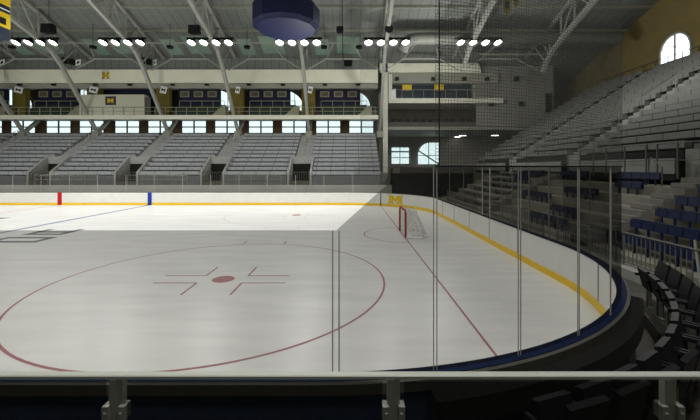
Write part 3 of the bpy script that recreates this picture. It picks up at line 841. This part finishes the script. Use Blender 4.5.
for (px, py0, py1, w, s) in ((507, -6, 15, 7, 'longer'), (516, -6, 8, 5, 'shorter')):
    D = 26; x, y, z1 = at(px, py1, D); _, _, z0 = at(px, py0, D); hw = w/2*D/350
    t = thing('pennant', f'{s} yellow pennant hanging behind the netting', 'banner', (x, D, z1), 'yellow pennants')
    MB().prism([(x-hw, D, z0), (x+hw, D, z0), (x+hw, D, z1+.35), (x, D, z1), (x-hw, D, z1+.35)], (0, .03, 0)).build('pennant_cloth', M['pier'], t)
    MB().prism([(x-hw*.5, D-.012, z1+1.0), (x+hw*.5, D-.012, z1+1.0), (x+hw*.5, D-.012, z1+.5), (x-hw*.5, D-.012, z1+.5)], (0, .01, 0)).build('pennant_patch', M['navyd'], t)
    MB().bar((x, D, z0), (x, D, roofz(D)), .03).build('pennant_cord', M['steeld'], t)
for (px, py, s, kind, lab) in ((195, 30, 11, 'box', 'black hanging speaker box left of the navy drum'), (340, 30, 7, 'box', 'black hanging speaker box right of the navy drum'),
                               (389, 29, 8, 'round', 'black round hanging speaker beside the corner truss'), (348, 63, 8, 'flat', 'black flat speaker box just above the fascia'),
                               (49, 29, 12, 'box', 'black hanging speaker box beside the scoreboard')):
    D = 31.0 if kind != 'flat' else 38.6
    x, y, z = at(px, py, D); h = s/2*D/350
    t = thing('hanging_speaker', lab, 'speaker', (x, D, z))
    if kind == 'round':
        MB().tube([(x, D-.3, z-.1), (x, D-.1, z), (x, D+.3, z+.15)], [h, h*1.05, h*.6], 10).build('speaker_horn', M['black'], t)
    else:
        MB().hexa([(x-h, D-.3, z-h*.75), (x+h, D-.3, z-h*.75), (x+h*.8, D+.3, z-h*.7), (x-h*.8, D+.3, z-h*.7), (x-h, D-.25, z+h*.75), (x+h, D-.25, z+h*.75), (x+h*.8, D+.3, z+h*.7), (x-h*.8, D+.3, z+h*.7)]).build('speaker_box', M['black'], t)
        MB().box(x-h*.85, x+h*.85, D-.33, D-.31, z-h*.6, z+h*.6).build('speaker_grille', M['blackp'], t)
    MB().bar((x, D, z+h*.5), (x, D, roofz(D)), .035).build('speaker_hanger', M['steeld'], t)
for k, (px, s) in enumerate(((93, 'above the block M of the fascia'), (170, 'right of the booth'), (247, 'left of the navy drum'), (324, 'right of the navy drum'), (359, 'nearest the corner truss'), (12, 'below the scoreboard'))):
    D = 34.3; x, y, z = at(px, 47, D)
    t = thing('roof_fan', 'small black round roof unit '+s, 'roof unit', (x, D, z), 'small black roof units')
    MB().tube([(x, D, z-.12), (x, D, z+.1), (x, D, z+.16)], [.3, .32, .15], 12).build('unit_can', M['black'], t)
    MB().bar((x, D, z+.16), (x, D, roofz(D)), .04).build('unit_stem', M['steeld'], t)
tag(MB().tube([at(343, 60, 35.7), at(342, -8, 30)], .035, 6).build('drop_cable', M['blackp']), 'thin black cable dropping from the roof beside the speaker right of the drum', 'cable')
# round duct across the far right
dx = MB().tube([(4.9, 33.45, 14.3), (5.1, 33.45, 14.9), (5.6, 33.45, 15.35), (6.4, 33.45, 15.5), (25.6, 33.45, 15.5)], .55, 14)
tag(dx.build('air_duct', M['duct'], None, True), 'fat round grey air duct under the roof at the far right', 'duct')
tag(MB().bar((12.6, 36.6, 15.0), (21.6, 36.6, 15.0), .16).build('tie_beam', M['beam']), 'slim pale tie beam below the round air duct', 'beam')

# ------------------------------------------------------------------ corner column, press box and decks
cl = thing('corner_column', 'tall pale column where the far stand meets the corner', 'column', (3.95, 40.3, 0))
MB().box(3.65, 4.2, 40.0, 40.55, 0, roofz(40.3)-.1).build('shaft', M['slab'], cl)
MB().box(3.45, 4.4, 39.8, 40.75, 0, 2.6).build('plinth', M['conc'], cl)
pb = thing('press_box', 'cream topped press box high in the far right corner', 'press box', (9, 40, 9.5))
MB().prism([(3.3, 40.0, 14.05), (14.9, 40.0, 14.05), (14.6, 40.0, 15.1), (3.3, 40.0, 15.1)], (0, .3, 0)).build('fascia_board', M['fascia'], pb)
MB().box(4.3, 17.0, 40.35, 44.5, 12.9, 14.05).build('soffit', M['beam'], pb)
MB().box(4.5, 14.2, 41.2, 41.4, 11.05, 12.9).build('window_band', M['bluewin'], pb)
for px in (407, 439):
    x, _, z = at(px, 87.5, 41.15); MB().box(x-.55, x+.55, 41.1, 41.18, z-.35, z+.35).build('yellow_panel', M['maize'], pb)
MB().box(4.3, 17.4, 40.0, 44.5, 10.55, 11.1).build('floor_ledge', M['slab'], pb)
rr_ = MB().tube([(4.6, 40.2, 12.1), (16.0, 40.2, 12.1)], .035, 6)
for k in range(10): rr_.bar((4.6+k*1.25, 40.2, 11.1), (4.6+k*1.25, 40.2, 12.1), .04)
rr_.build('box_rail', M['beam'], pb)
MB().box(4.3, 4.7, 40.1, 40.4, 11.1, 13.9).build('box_post', M['slab'], pb)
MB().box(14.2, 14.5, 40.6, 41.2, 11.1, 13.9).build('box_post', M['beam'], pb)
MB().hexa([at(391, 101, 40.1)[:1]+(39.98, 11.0), at(396, 101, 40)[:1]+(39.98, 11.0), at(396, 101, 40)[:1]+(40.05, 11.0), at(391, 101, 40)[:1]+(40.05, 11.0),
           (4.6, 39.98, 12.0), (5.1, 39.98, 12.2), (5.1, 40.05, 12.2), (4.6, 40.05, 12.0)]).build('white_card', M['signw'], pb)
for px, s in ((397, 'first from the corner column'), (433, 'in the middle'), (464, 'toward the right end'), (487, 'beyond the right end')):
    x, y, z = at(px, 79, 40.2)
    t = thing('box_speaker', f'small black speaker under the press box fascia {s}', 'speaker', (x, 40.2, z), 'speakers under the press box fascia')
    MB().box(x-.2, x+.2, 40.05, 40.34, z-.2, z+.2).build('speaker_box', M['blackp'], t)
    MB().box(x-.16, x+.16, 40.03, 40.049, z-.16, z+.16).build('speaker_grille', M['black'], t)
dk = thing('corner_deck', 'grey upper deck below the press box in the far right corner', 'deck', (12, 41, 7.6))
MB().box(3.7, 25.5, 41.0, 50.5, 7.6, 7.95).build('deck_slab', M['beam'], dk)
MB().box(3.7, 25.5, 41.05, 41.2, 7.96, 8.5).build('deck_parapet', M['concd'], dk)
MB().box(4.5, 17.4, 44.5, 44.7, 7.96, 10.54).build('deck_back_wall', M['walld'], dk)
for k, px in enumerate((393, 399, 407, 415, 423, 430, 437, 445, 452, 462, 469, 478)):
    x, y, z = at(px, 124, 42)
    t = thing('deck_chair', 'small dark chair in the row on the upper corner deck', 'chair', (x, 42, 7.96), 'dark chairs on the corner deck')
    MB().box(x-.25, x+.25, 41.9, 42.3, 8.3, 8.42).build('seat', M['black'], t)
    MB().box(x-.27, x+.27, 41.78, 41.88, 8.42, 8.98).build('backrest', M['black'], t)
    MB().bar((x, 42.1, 7.96), (x, 42.1, 8.3), .08).build('pedestal', M['black'], t)
for px, py in ((452, 139), (463, 136), (495, 136)):
    D = 350*(7.58-CAMZ)/(168.4-py); x = (px-351)*D/350; D = min(D, 49.5)
    s = {452: 'first from the corner windows', 463: 'second from the corner windows', 495: 'nearest the right hand stand'}[px]
    t = thing('soffit_light', 'bright ceiling light under the corner deck '+s, 'light', (x, D, 7.55), 'lights under the corner deck')
    MB().tube([(x, D, 7.52), (x, D, 7.6)], .55, 16).build('light_rim', M['beam'], t)
    MB().tube([(x, D, 7.49), (x, D, 7.515)], .48, 16).build('light_lens', M['soffit'], t)
tag(MB().box(4.45, 8.6, 34.9, 35.05, 0, 2.62).build('corner_shade_sheet', M['shade_sheet']), 'dark sheet standing for shade behind the far corner of the boards', 'shade_sheet')  # added dark sheet, stands for the shade beyond the far corner
struct(MB().box(14.6, 23.6, 40.8, 40.95, 7.96, roofz(40.9)-.05), 'wall_corner_front', M['walln'])
dd = struct(MB().box(22.6, 23.4, 40.72, 40.8, 9.6, 11.8), 'door_1', M['hole'])
MB().box(22.5, 22.6, 40.7, 40.8, 9.6, 11.9).box(22.5, 23.5, 40.7, 40.8, 11.8, 11.9).build('door_frame', M['beam'], dd)
for px, py, s in ((516, 79, 'upper dark box on the pale corner wall'), (491, 104, 'lower left dark box on the pale corner wall'), (521, 104, 'lower right dark box on the pale corner wall')):
    x, y, z = at(px, py, 40.7)
    t = thing('wall_speaker', s, 'speaker', (x, y, z))
    MB().box(x-.25, x+.25, 40.5, 40.79, z-.25, z+.25).build('speaker_box', M['blackp'], t)
    MB().box(x-.2, x+.2, 40.48, 40.499, z-.2, z+.2).build('speaker_grille', M['black'], t)
mid = thing('corner_platform', 'low grey platform ledge behind the far corner of the rink', 'platform', (9, 38, 2.6))
MB().box(4.5, 13.2, 37.6, 40, 2.55, 3.1).build('platform_edge', M['concd'], mid)
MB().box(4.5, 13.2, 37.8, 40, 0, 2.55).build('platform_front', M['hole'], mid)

# ------------------------------------------------------------------ right hand stand
UX, UZ, UD, UH, UN = 14.6, 3.95, .75, .48, 17
useg = [(15.35, 22.3, 'nearest the camera'), (23.7, 30.9, 'in the middle'), (32.3, 40.0, 'farthest away')]
for (ya, yb, s) in useg:
    t = thing('bleacher_section', f'dark grey section of the upper right hand stand {s}', 'bleachers', (UX, (ya+yb)/2, UZ), 'upper sections of the right hand stand')
    prof = [(UX-.35, 2.6), (UX-.35, 3.5)]
    for k in range(UN):
        x = UX+k*UD; z = UZ+k*UH
        prof += [(x, (z-UH) if k else 3.5), (x, z)]
    prof += [(UX+UN*UD, prof[-1][1]), (UX+UN*UD, 2.6)]
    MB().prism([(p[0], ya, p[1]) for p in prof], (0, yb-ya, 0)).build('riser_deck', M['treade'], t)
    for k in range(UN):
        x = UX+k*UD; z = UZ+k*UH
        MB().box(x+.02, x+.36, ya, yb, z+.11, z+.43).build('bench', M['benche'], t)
    MB().box(UX-.42, UX-.36, ya, yb, 2.9, 3.6).build('front_panel', M['conc'], t)
for (yc_, s) in ((14.6, 'at the right edge of the view'), (23.0, 'between the near and middle upper sections'), (31.6, 'between the middle and far upper sections')):
    t = thing('aisle_stairs', 'pale aisle stairs of the right hand stand '+s, 'stairs', (UX, yc_, UZ), 'aisle stairs of the right hand stand')
    prof = [(UX, 2.6)]
    for k in range(UN*2):
        x = UX+k*UD/2; z = UZ+(k+1)*UH/2-.2
        prof += [(x, z-UH/2), (x, z)]
    prof += [(UX+UN*UD, prof[-1][1]), (UX+UN*UD, 2.6)]
    MB().prism([(p[0], yc_-.68, p[1]) for p in prof], (0, 1.36, 0)).build('steps', M['conc'], t)
    for k0 in (1, 6, 11):
        a_ = (UX+k0*UD, yc_, UZ+k0*UH); b_ = (UX+(k0+3)*UD, yc_, UZ+(k0+3)*UH)
        MB().tube([a_, (a_[0], a_[1], a_[2]+1.05), (b_[0], b_[1], b_[2]+1.05), b_], .03, 6).build('handrail', M['steel'], t)
# rail along the top of the stand
t = thing('guard_rail', 'pale guard rail along the top row of the right hand stand', 'railing', (27.2, 30, 11.9))
zt = UZ+(UN-1)*UH+.0
m_ = MB()
yy = 16.0
while yy < 40:
    m_.bar((27.45, yy, zt), (27.45, yy, zt+1.15), .06); yy += 1.3
m_.tube([(27.45, 15.5, zt+1.15), (27.45, 40, zt+1.15)], .03, 6).tube([(27.45, 15.5, zt+.6), (27.45, 40, zt+.6)], .022, 6).build('rail_frame', M['steel'], t)
struct(MB().box(UX+UN*UD, EW, 8, 40, zt-.3, zt), 'floor_stand_top', M['concd'])
# gangway fences in front of the upper sections
for (ya, yb, s) in ((14.0, 16.0, 'beside the near aisle of'), (16.6, 19.2, 'in the middle of'), (20.2, 22.6, 'toward the far end of')):
    t = thing('gangway_fence', f'tall grey fence {s} the near upper right section front', 'railing', (14.0, (ya+yb)/2, 3.0), 'fences along the upper gangway')
    m_ = MB(); y = ya
    while y <= yb+.01:
        m_.bar((14.0, y, 2.7), (14.0, y, 4.25), .055); y += (yb-ya)/2
    m_.tube([(14.0, ya, 4.25), (14.0, yb, 4.25)], .028, 6).tube([(14.0, ya, 3.5), (14.0, yb, 3.5)], .02, 6).build('fence_frame', M['railpaint'], t)
t = thing('gangway_handrail', 'bent pale handrail tube beside the top rows of blue seats', 'railing', (13.2, 15.2, 2.6))
MB().tube([(13.35, 15.7, 2.5), (13.35, 15.7, 3.35), (13.25, 15.55, 3.55), (13.1, 15.3, 3.6), (12.9, 14.7, 3.35), (12.75, 14.35, 3.2), (12.75, 14.35, 2.3)], .03, 8).build('rail_tube', M['railpaint'], t)
# lower tiers
LX, LZ, LD, LH = 9.0, .55, .8, .4
t = thing('seating_terrace', 'grey concrete terrace of low steps under the blue seats', 'terrace', (LX, 20, .2))
prof = [(8.3, 0), (8.3, .25), (LX-.3, .25)]
for k in range(6):
    x = LX-.3+k*LD; z = LZ+k*LH-.15
    prof += [(x, prof[-1][1]), (x, z)]
prof += [(14.2, prof[-1][1]), (14.2, 0)]
MB().prism([(p[0], 7.5, p[1]) for p in prof], (0, 26, 0)).build('terrace_steps', M['terrace'], t)
for yc_ in (13.4, 22.9):
    st = MB()
    for k in range(12):
        x = LX-.3+k*LD/2; z = LZ+(k+1)*LH/2-.17
        st.box(x, x+LD/2, yc_-.5, yc_+.5, .2, z)
    st.build('terrace_stairs', M['concm'], t)
def seat_template():
    s = MB().hexa([(.11, -.235, .28), (.11, .235, .28), (.165, .235, .27), (.165, -.235, .27), (.13, -.235, .54), (.13, .235, .54), (.185, .235, .53), (.185, -.235, .53)]).box(.13, .18, -.03, .03, 0, .28).build('blue_seat', M['seatblue'])
    s2 = MB().hexa([(.19, -.246, .26), (.19, .246, .26), (.24, .246, .26), (.24, -.246, .26), (.21, -.246, .58), (.21, .246, .58), (.27, .246, .58), (.27, -.246, .58)]).build('backrest', M['seatblue'], s)
    return s
rows = [  # row index, y ranges
    (0, [(8.6, 12.4), (15, 18)]), (1, [(9.0, 12.4), (15.5, 17.5)]), (2, [(9.4, 12.4), (19, 22)]),
    (3, [(10.0, 12.6), (16.5, 19)]), (4, [(11.0, 12.5), (14.9, 16.4), (24.5, 26.5)]), (5, [(14.9, 17.6), (19.5, 22.2), (24, 27)])]
rowname = ['lowest', 'second', 'third', 'fourth', 'fifth', 'highest']
secn = ['right of the nearest stairs', 'behind the glass near the netting', 'far away toward the dark corner sheet']
st0 = seat_template(); used = False
for k, segs in rows:
    for j, (ya, yb) in enumerate(segs):
        y = ya+.24
        jj = j if k < 5 else min(j+1, 2)
        while y < yb:
            if used: o = copy_tree(st0)
            else: o = st0; used = True
            o.location = (LX+k*LD+.02, y, LZ+k*LH-.15)
            tag(o, f'dark blue seat of the {rowname[k]} row {secn[jj]}', 'seat', f'blue seats {rowname[k]} row {secn[jj]}')
            y += .5
for k, (ya, yb) in enumerate(((23.7, 31), (23.7, 31), (23.7, 31), (23.7, 31), (27, 31), (27.5, 31))):
    t = thing('terrace_bench', f'grey plank bench of the {rowname[k]} row at the far end of the terrace', 'bench', (LX+k*LD+.1, (ya+yb)/2, LZ+k*LH-.15), 'grey terrace benches')
    x_, z_ = LX+k*LD+.1, LZ+k*LH-.15
    MB().box(x_, x_+.3, ya, yb, z_+.3, z_+.42).build('bench_plank', M['benche'], t)
    for q in range(4):
        y_ = ya+.3+(yb-ya-.6)*q/3
        MB().box(x_+.1, x_+.2, y_-.05, y_+.05, z_, z_+.3).build('leg', M['steeld'], t)
# balustrade at the foot of the stand
for (ya, yb, s) in ((8.0, 10.6, 'nearest the camera'), (10.9, 14.0, 'beside the corner curve'), (15.0, 22.0, 'halfway along the end boards'), (23, 30, 'at the far end of the boards')):
    t = thing('balustrade', f'grey balustrade below the right hand stand {s}', 'railing', (8.25, (ya+yb)/2, .25), 'balustrades below the blue seats')
    MB().tube([(8.25, ya, .25), (8.25, ya, 1.22), (8.25, yb, 1.22), (8.25, yb, .25)], .03, 6).tube([(8.25, ya, .36), (8.25, yb, .36)], .022, 6).build('rail_frame', M['railpaint'], t)
    m_ = MB(); y = ya+.15
    while y < yb:
        m_.bar((8.25, y, .36), (8.25, y, 1.2), .018); y += .15
    m_.build('balusters', M['railpaint'], t)
t = thing('stair_rail', 'sloping pale handrail beside the lowest blue seats', 'railing', (8.3, 8.1, .3))
MB().tube([(8.6, 8.75, .9), (8.6, 8.75, 1.35), (8.5, 8.65, 1.38), (7.6, 7.6, .62), (7.6, 7.6, 0)], .03, 8).build('rail_tube', M['steel'], t)
struct(MB().box(7.95, 8.3, 8.0, 33, -.02, .25), 'trim_20', M['conc'])

# ------------------------------------------------------------------ viewing platform railing in front
RY, RZT = 1.6, 2.249
rl = thing('front_railing', 'satin steel top rail with glass infill in front of the viewer', 'railing', (0, RY, 1.0))
MB().tube([(-3.2, RY, RZT-.009), (3.2, RY, RZT-.009)], .001, 4) and MB().prism([(-3.2, RY-.017, RZT-.018), (-3.2, RY-.019, RZT-.004), (-3.2, RY-.014, RZT), (-3.2, RY+.014, RZT), (-3.2, RY+.018, RZT-.004), (-3.2, RY+.017, RZT-.018)], (6.4, 0, 0)).build('top_rail', M['railtop'], rl)
for px in (118, 393, 667):
    x = (px-351)*RY/350
    p = MB().box(x-.028, x+.002, RY-.02, RY+.01, .9, RZT-.018).box(x+.002, x+.03, RY-.014, RY+.016, .9, RZT-.018).build('rail_post', M['steel'], rl)
    for s in (-1, 1):
        c = MB().box(x+s*.022, x+s*.05, RY-.036, RY+.014, 2.055, 2.118).box(x+s*.028, x+s*.04, RY-.042, RY-.036, 2.08, 2.092)
        c.build('glass_clamp', M['steel'], p)
xs = [-3.2]+[(px-351)*RY/350 for px in (118, 393, 667)]+[3.2]
M['railglass'] = glass_mat('rail_glass', .62, .02, .0)
for a_, b_ in zip(xs[:-1], xs[1:]):
    MB().box(a_+.05, b_-.05, RY-.012, RY-.004, 1.0, RZT-.035).build('glass_infill', M['railglass'], rl)
struct(MB().box(-6, 6, -9, RY+.25, .7, .9), 'floor_platform', M['concd'])
struct(MB().box(-6, 6, RY+.25, RY+.35, -.02, .9), 'wall_platform', M['navyd'])

# black flip-up seats around the outside of the near corner
def corner_seat():
    t = thing('arena_seat', '', 'seat', (0, 0, 0))
    MB().hexa([(-.21, .02, .44), (.21, .02, .44), (.21, .10, .42), (-.21, .10, .42), (-.2, .12, .84), (.2, .12, .84), (.2, .2, .82), (-.2, .2, .82)]).build('seat', M['blackp'], t)
    MB().hexa([(-.23, -.10, .42), (.23, -.10, .42), (.23, -.04, .42), (-.23, -.04, .42), (-.22, -.22, .98), (.22, -.22, .98), (.22, -.17, 1.0), (-.22, -.17, 1.0)]).build('backrest', M['blackp'], t)
    for s in (-1, 1):
        MB().box(s*.235-.02, s*.235+.02, -.14, .22, .64, .69).build('armrest', M['blackp'], t)
        MB().box(s*.235-.018, s*.235+.018, -.06, .02, 0, .64).build('leg', M['steeld'], t)
    return t
tag(MB().sweep(near_arc(-82, -12, 30), [(.62, -.02), (.62, .25), (1.35, .25), (1.35, -.02)]).build('seat_riser', M['concd']), 'curved grey concrete step under the black folding seats', 'step')
ct = corner_seat(); k = 0
seatpos = []
for (a_, r_, h_) in [(-21-4.6*i, 6.95, .25) for i in range(12)]:
    seatpos.append((a_, r_, h_))
desc = ['farthest round the corner in the front row', 'second from the far end of the front row', 'third from the far end of the front row', 'at the middle of the front row', 'just right of the right rail post in the front row',
        'just left of the right rail post in the front row', 'below the end of the bumper in the front row', 'second from the near end of the front row', 'nearest end of the front row', 'middle of the back row', 'far end of the back row', 'near end of the back row']
for (a_, r_, h_), s in zip(seatpos, desc):
    o = ct if k == 0 else copy_tree(ct); k += 1
    ar = math.radians(a_)
    o.location = (CX+r_*math.cos(ar), CYN+r_*math.sin(ar), h_)
    o.rotation_euler.z = ar+PI/2
    tag(o, 'black folding arena seat '+s, 'seat', 'black seats outside the near corner')

# ------------------------------------------------------------------ lights
def spot(name, loc, tgt, e, size=110, blend=.6, rad=.5, c=(1, .995, .965)):
    d = bpy.data.lights.new(name, 'SPOT'); d.energy = e; d.spot_size = math.radians(size); d.spot_blend = blend; d.shadow_soft_size = rad; d.color = c
    o = bpy.data.objects.new(name, d); col.objects.link(o); o.location = loc
    o.rotation_euler = (Vector(tgt)-Vector(loc)).to_track_quat('-Z', 'Y').to_euler()
    return o
for x in (-38, -29.4, -21.3, -13.1, -4.9, 3.35):
    dx_ = -3.5 if x > 0 else 0
    spot('flood_far', (x, 32.0, 14.3), (x+dx_, 19.5, 0), 2900, 100)
    spot('flood_near', (x, 1.2, 14.3), (x+dx_, 13.5, 0), 4000, 100)
for i, (x, y, z, e) in enumerate(((-34, 25, 9.5, 840), (-20, 25, 9.5, 840), (-3, 27, 9, 840), (8, 31, 11, 1500), (16, 22, 12.5, 1000), (1, -3, 8, 300))):  # unseen point lamps added as fill for ceiling, stands and front rail
    d = bpy.data.lights.new('fill_light', 'POINT'); d.energy = e; d.shadow_soft_size = .6; d.color = (1, 1, .96)
    o = bpy.data.objects.new('fill_light', d); col.objects.link(o); o.location = (x, y, z)
w = bpy.data.worlds.new('World'); sc.world = w; w.use_nodes = True
w.node_tree.nodes['Background'].inputs[0].default_value = (.5, .55, .6, 1)
w.node_tree.nodes['Background'].inputs[1].default_value = .3

# ------------------------------------------------------------------ camera
cd = bpy.data.cameras.new('Camera'); cd.sensor_width = 36; cd.lens = 18.0; cd.clip_start = .05; cd.clip_end = 300
cd.shift_x = -1.0/700; cd.shift_y = -42.6/700
co = bpy.data.objects.new('Camera', cd); col.objects.link(co); co.location = (0, 0, CAMZ); co.rotation_euler = (PI/2, 0, 0)
sc.camera = co
sc.view_settings.view_transform = 'Standard'
sc.view_settings.look = 'None'
sc.view_settings.exposure = 0
sc.cycles.use_denoising = True
sc.cycles.max_bounces = 8
sc.cycles.transparent_max_bounces = 24
sc.cycles.sample_clamp_indirect = 3
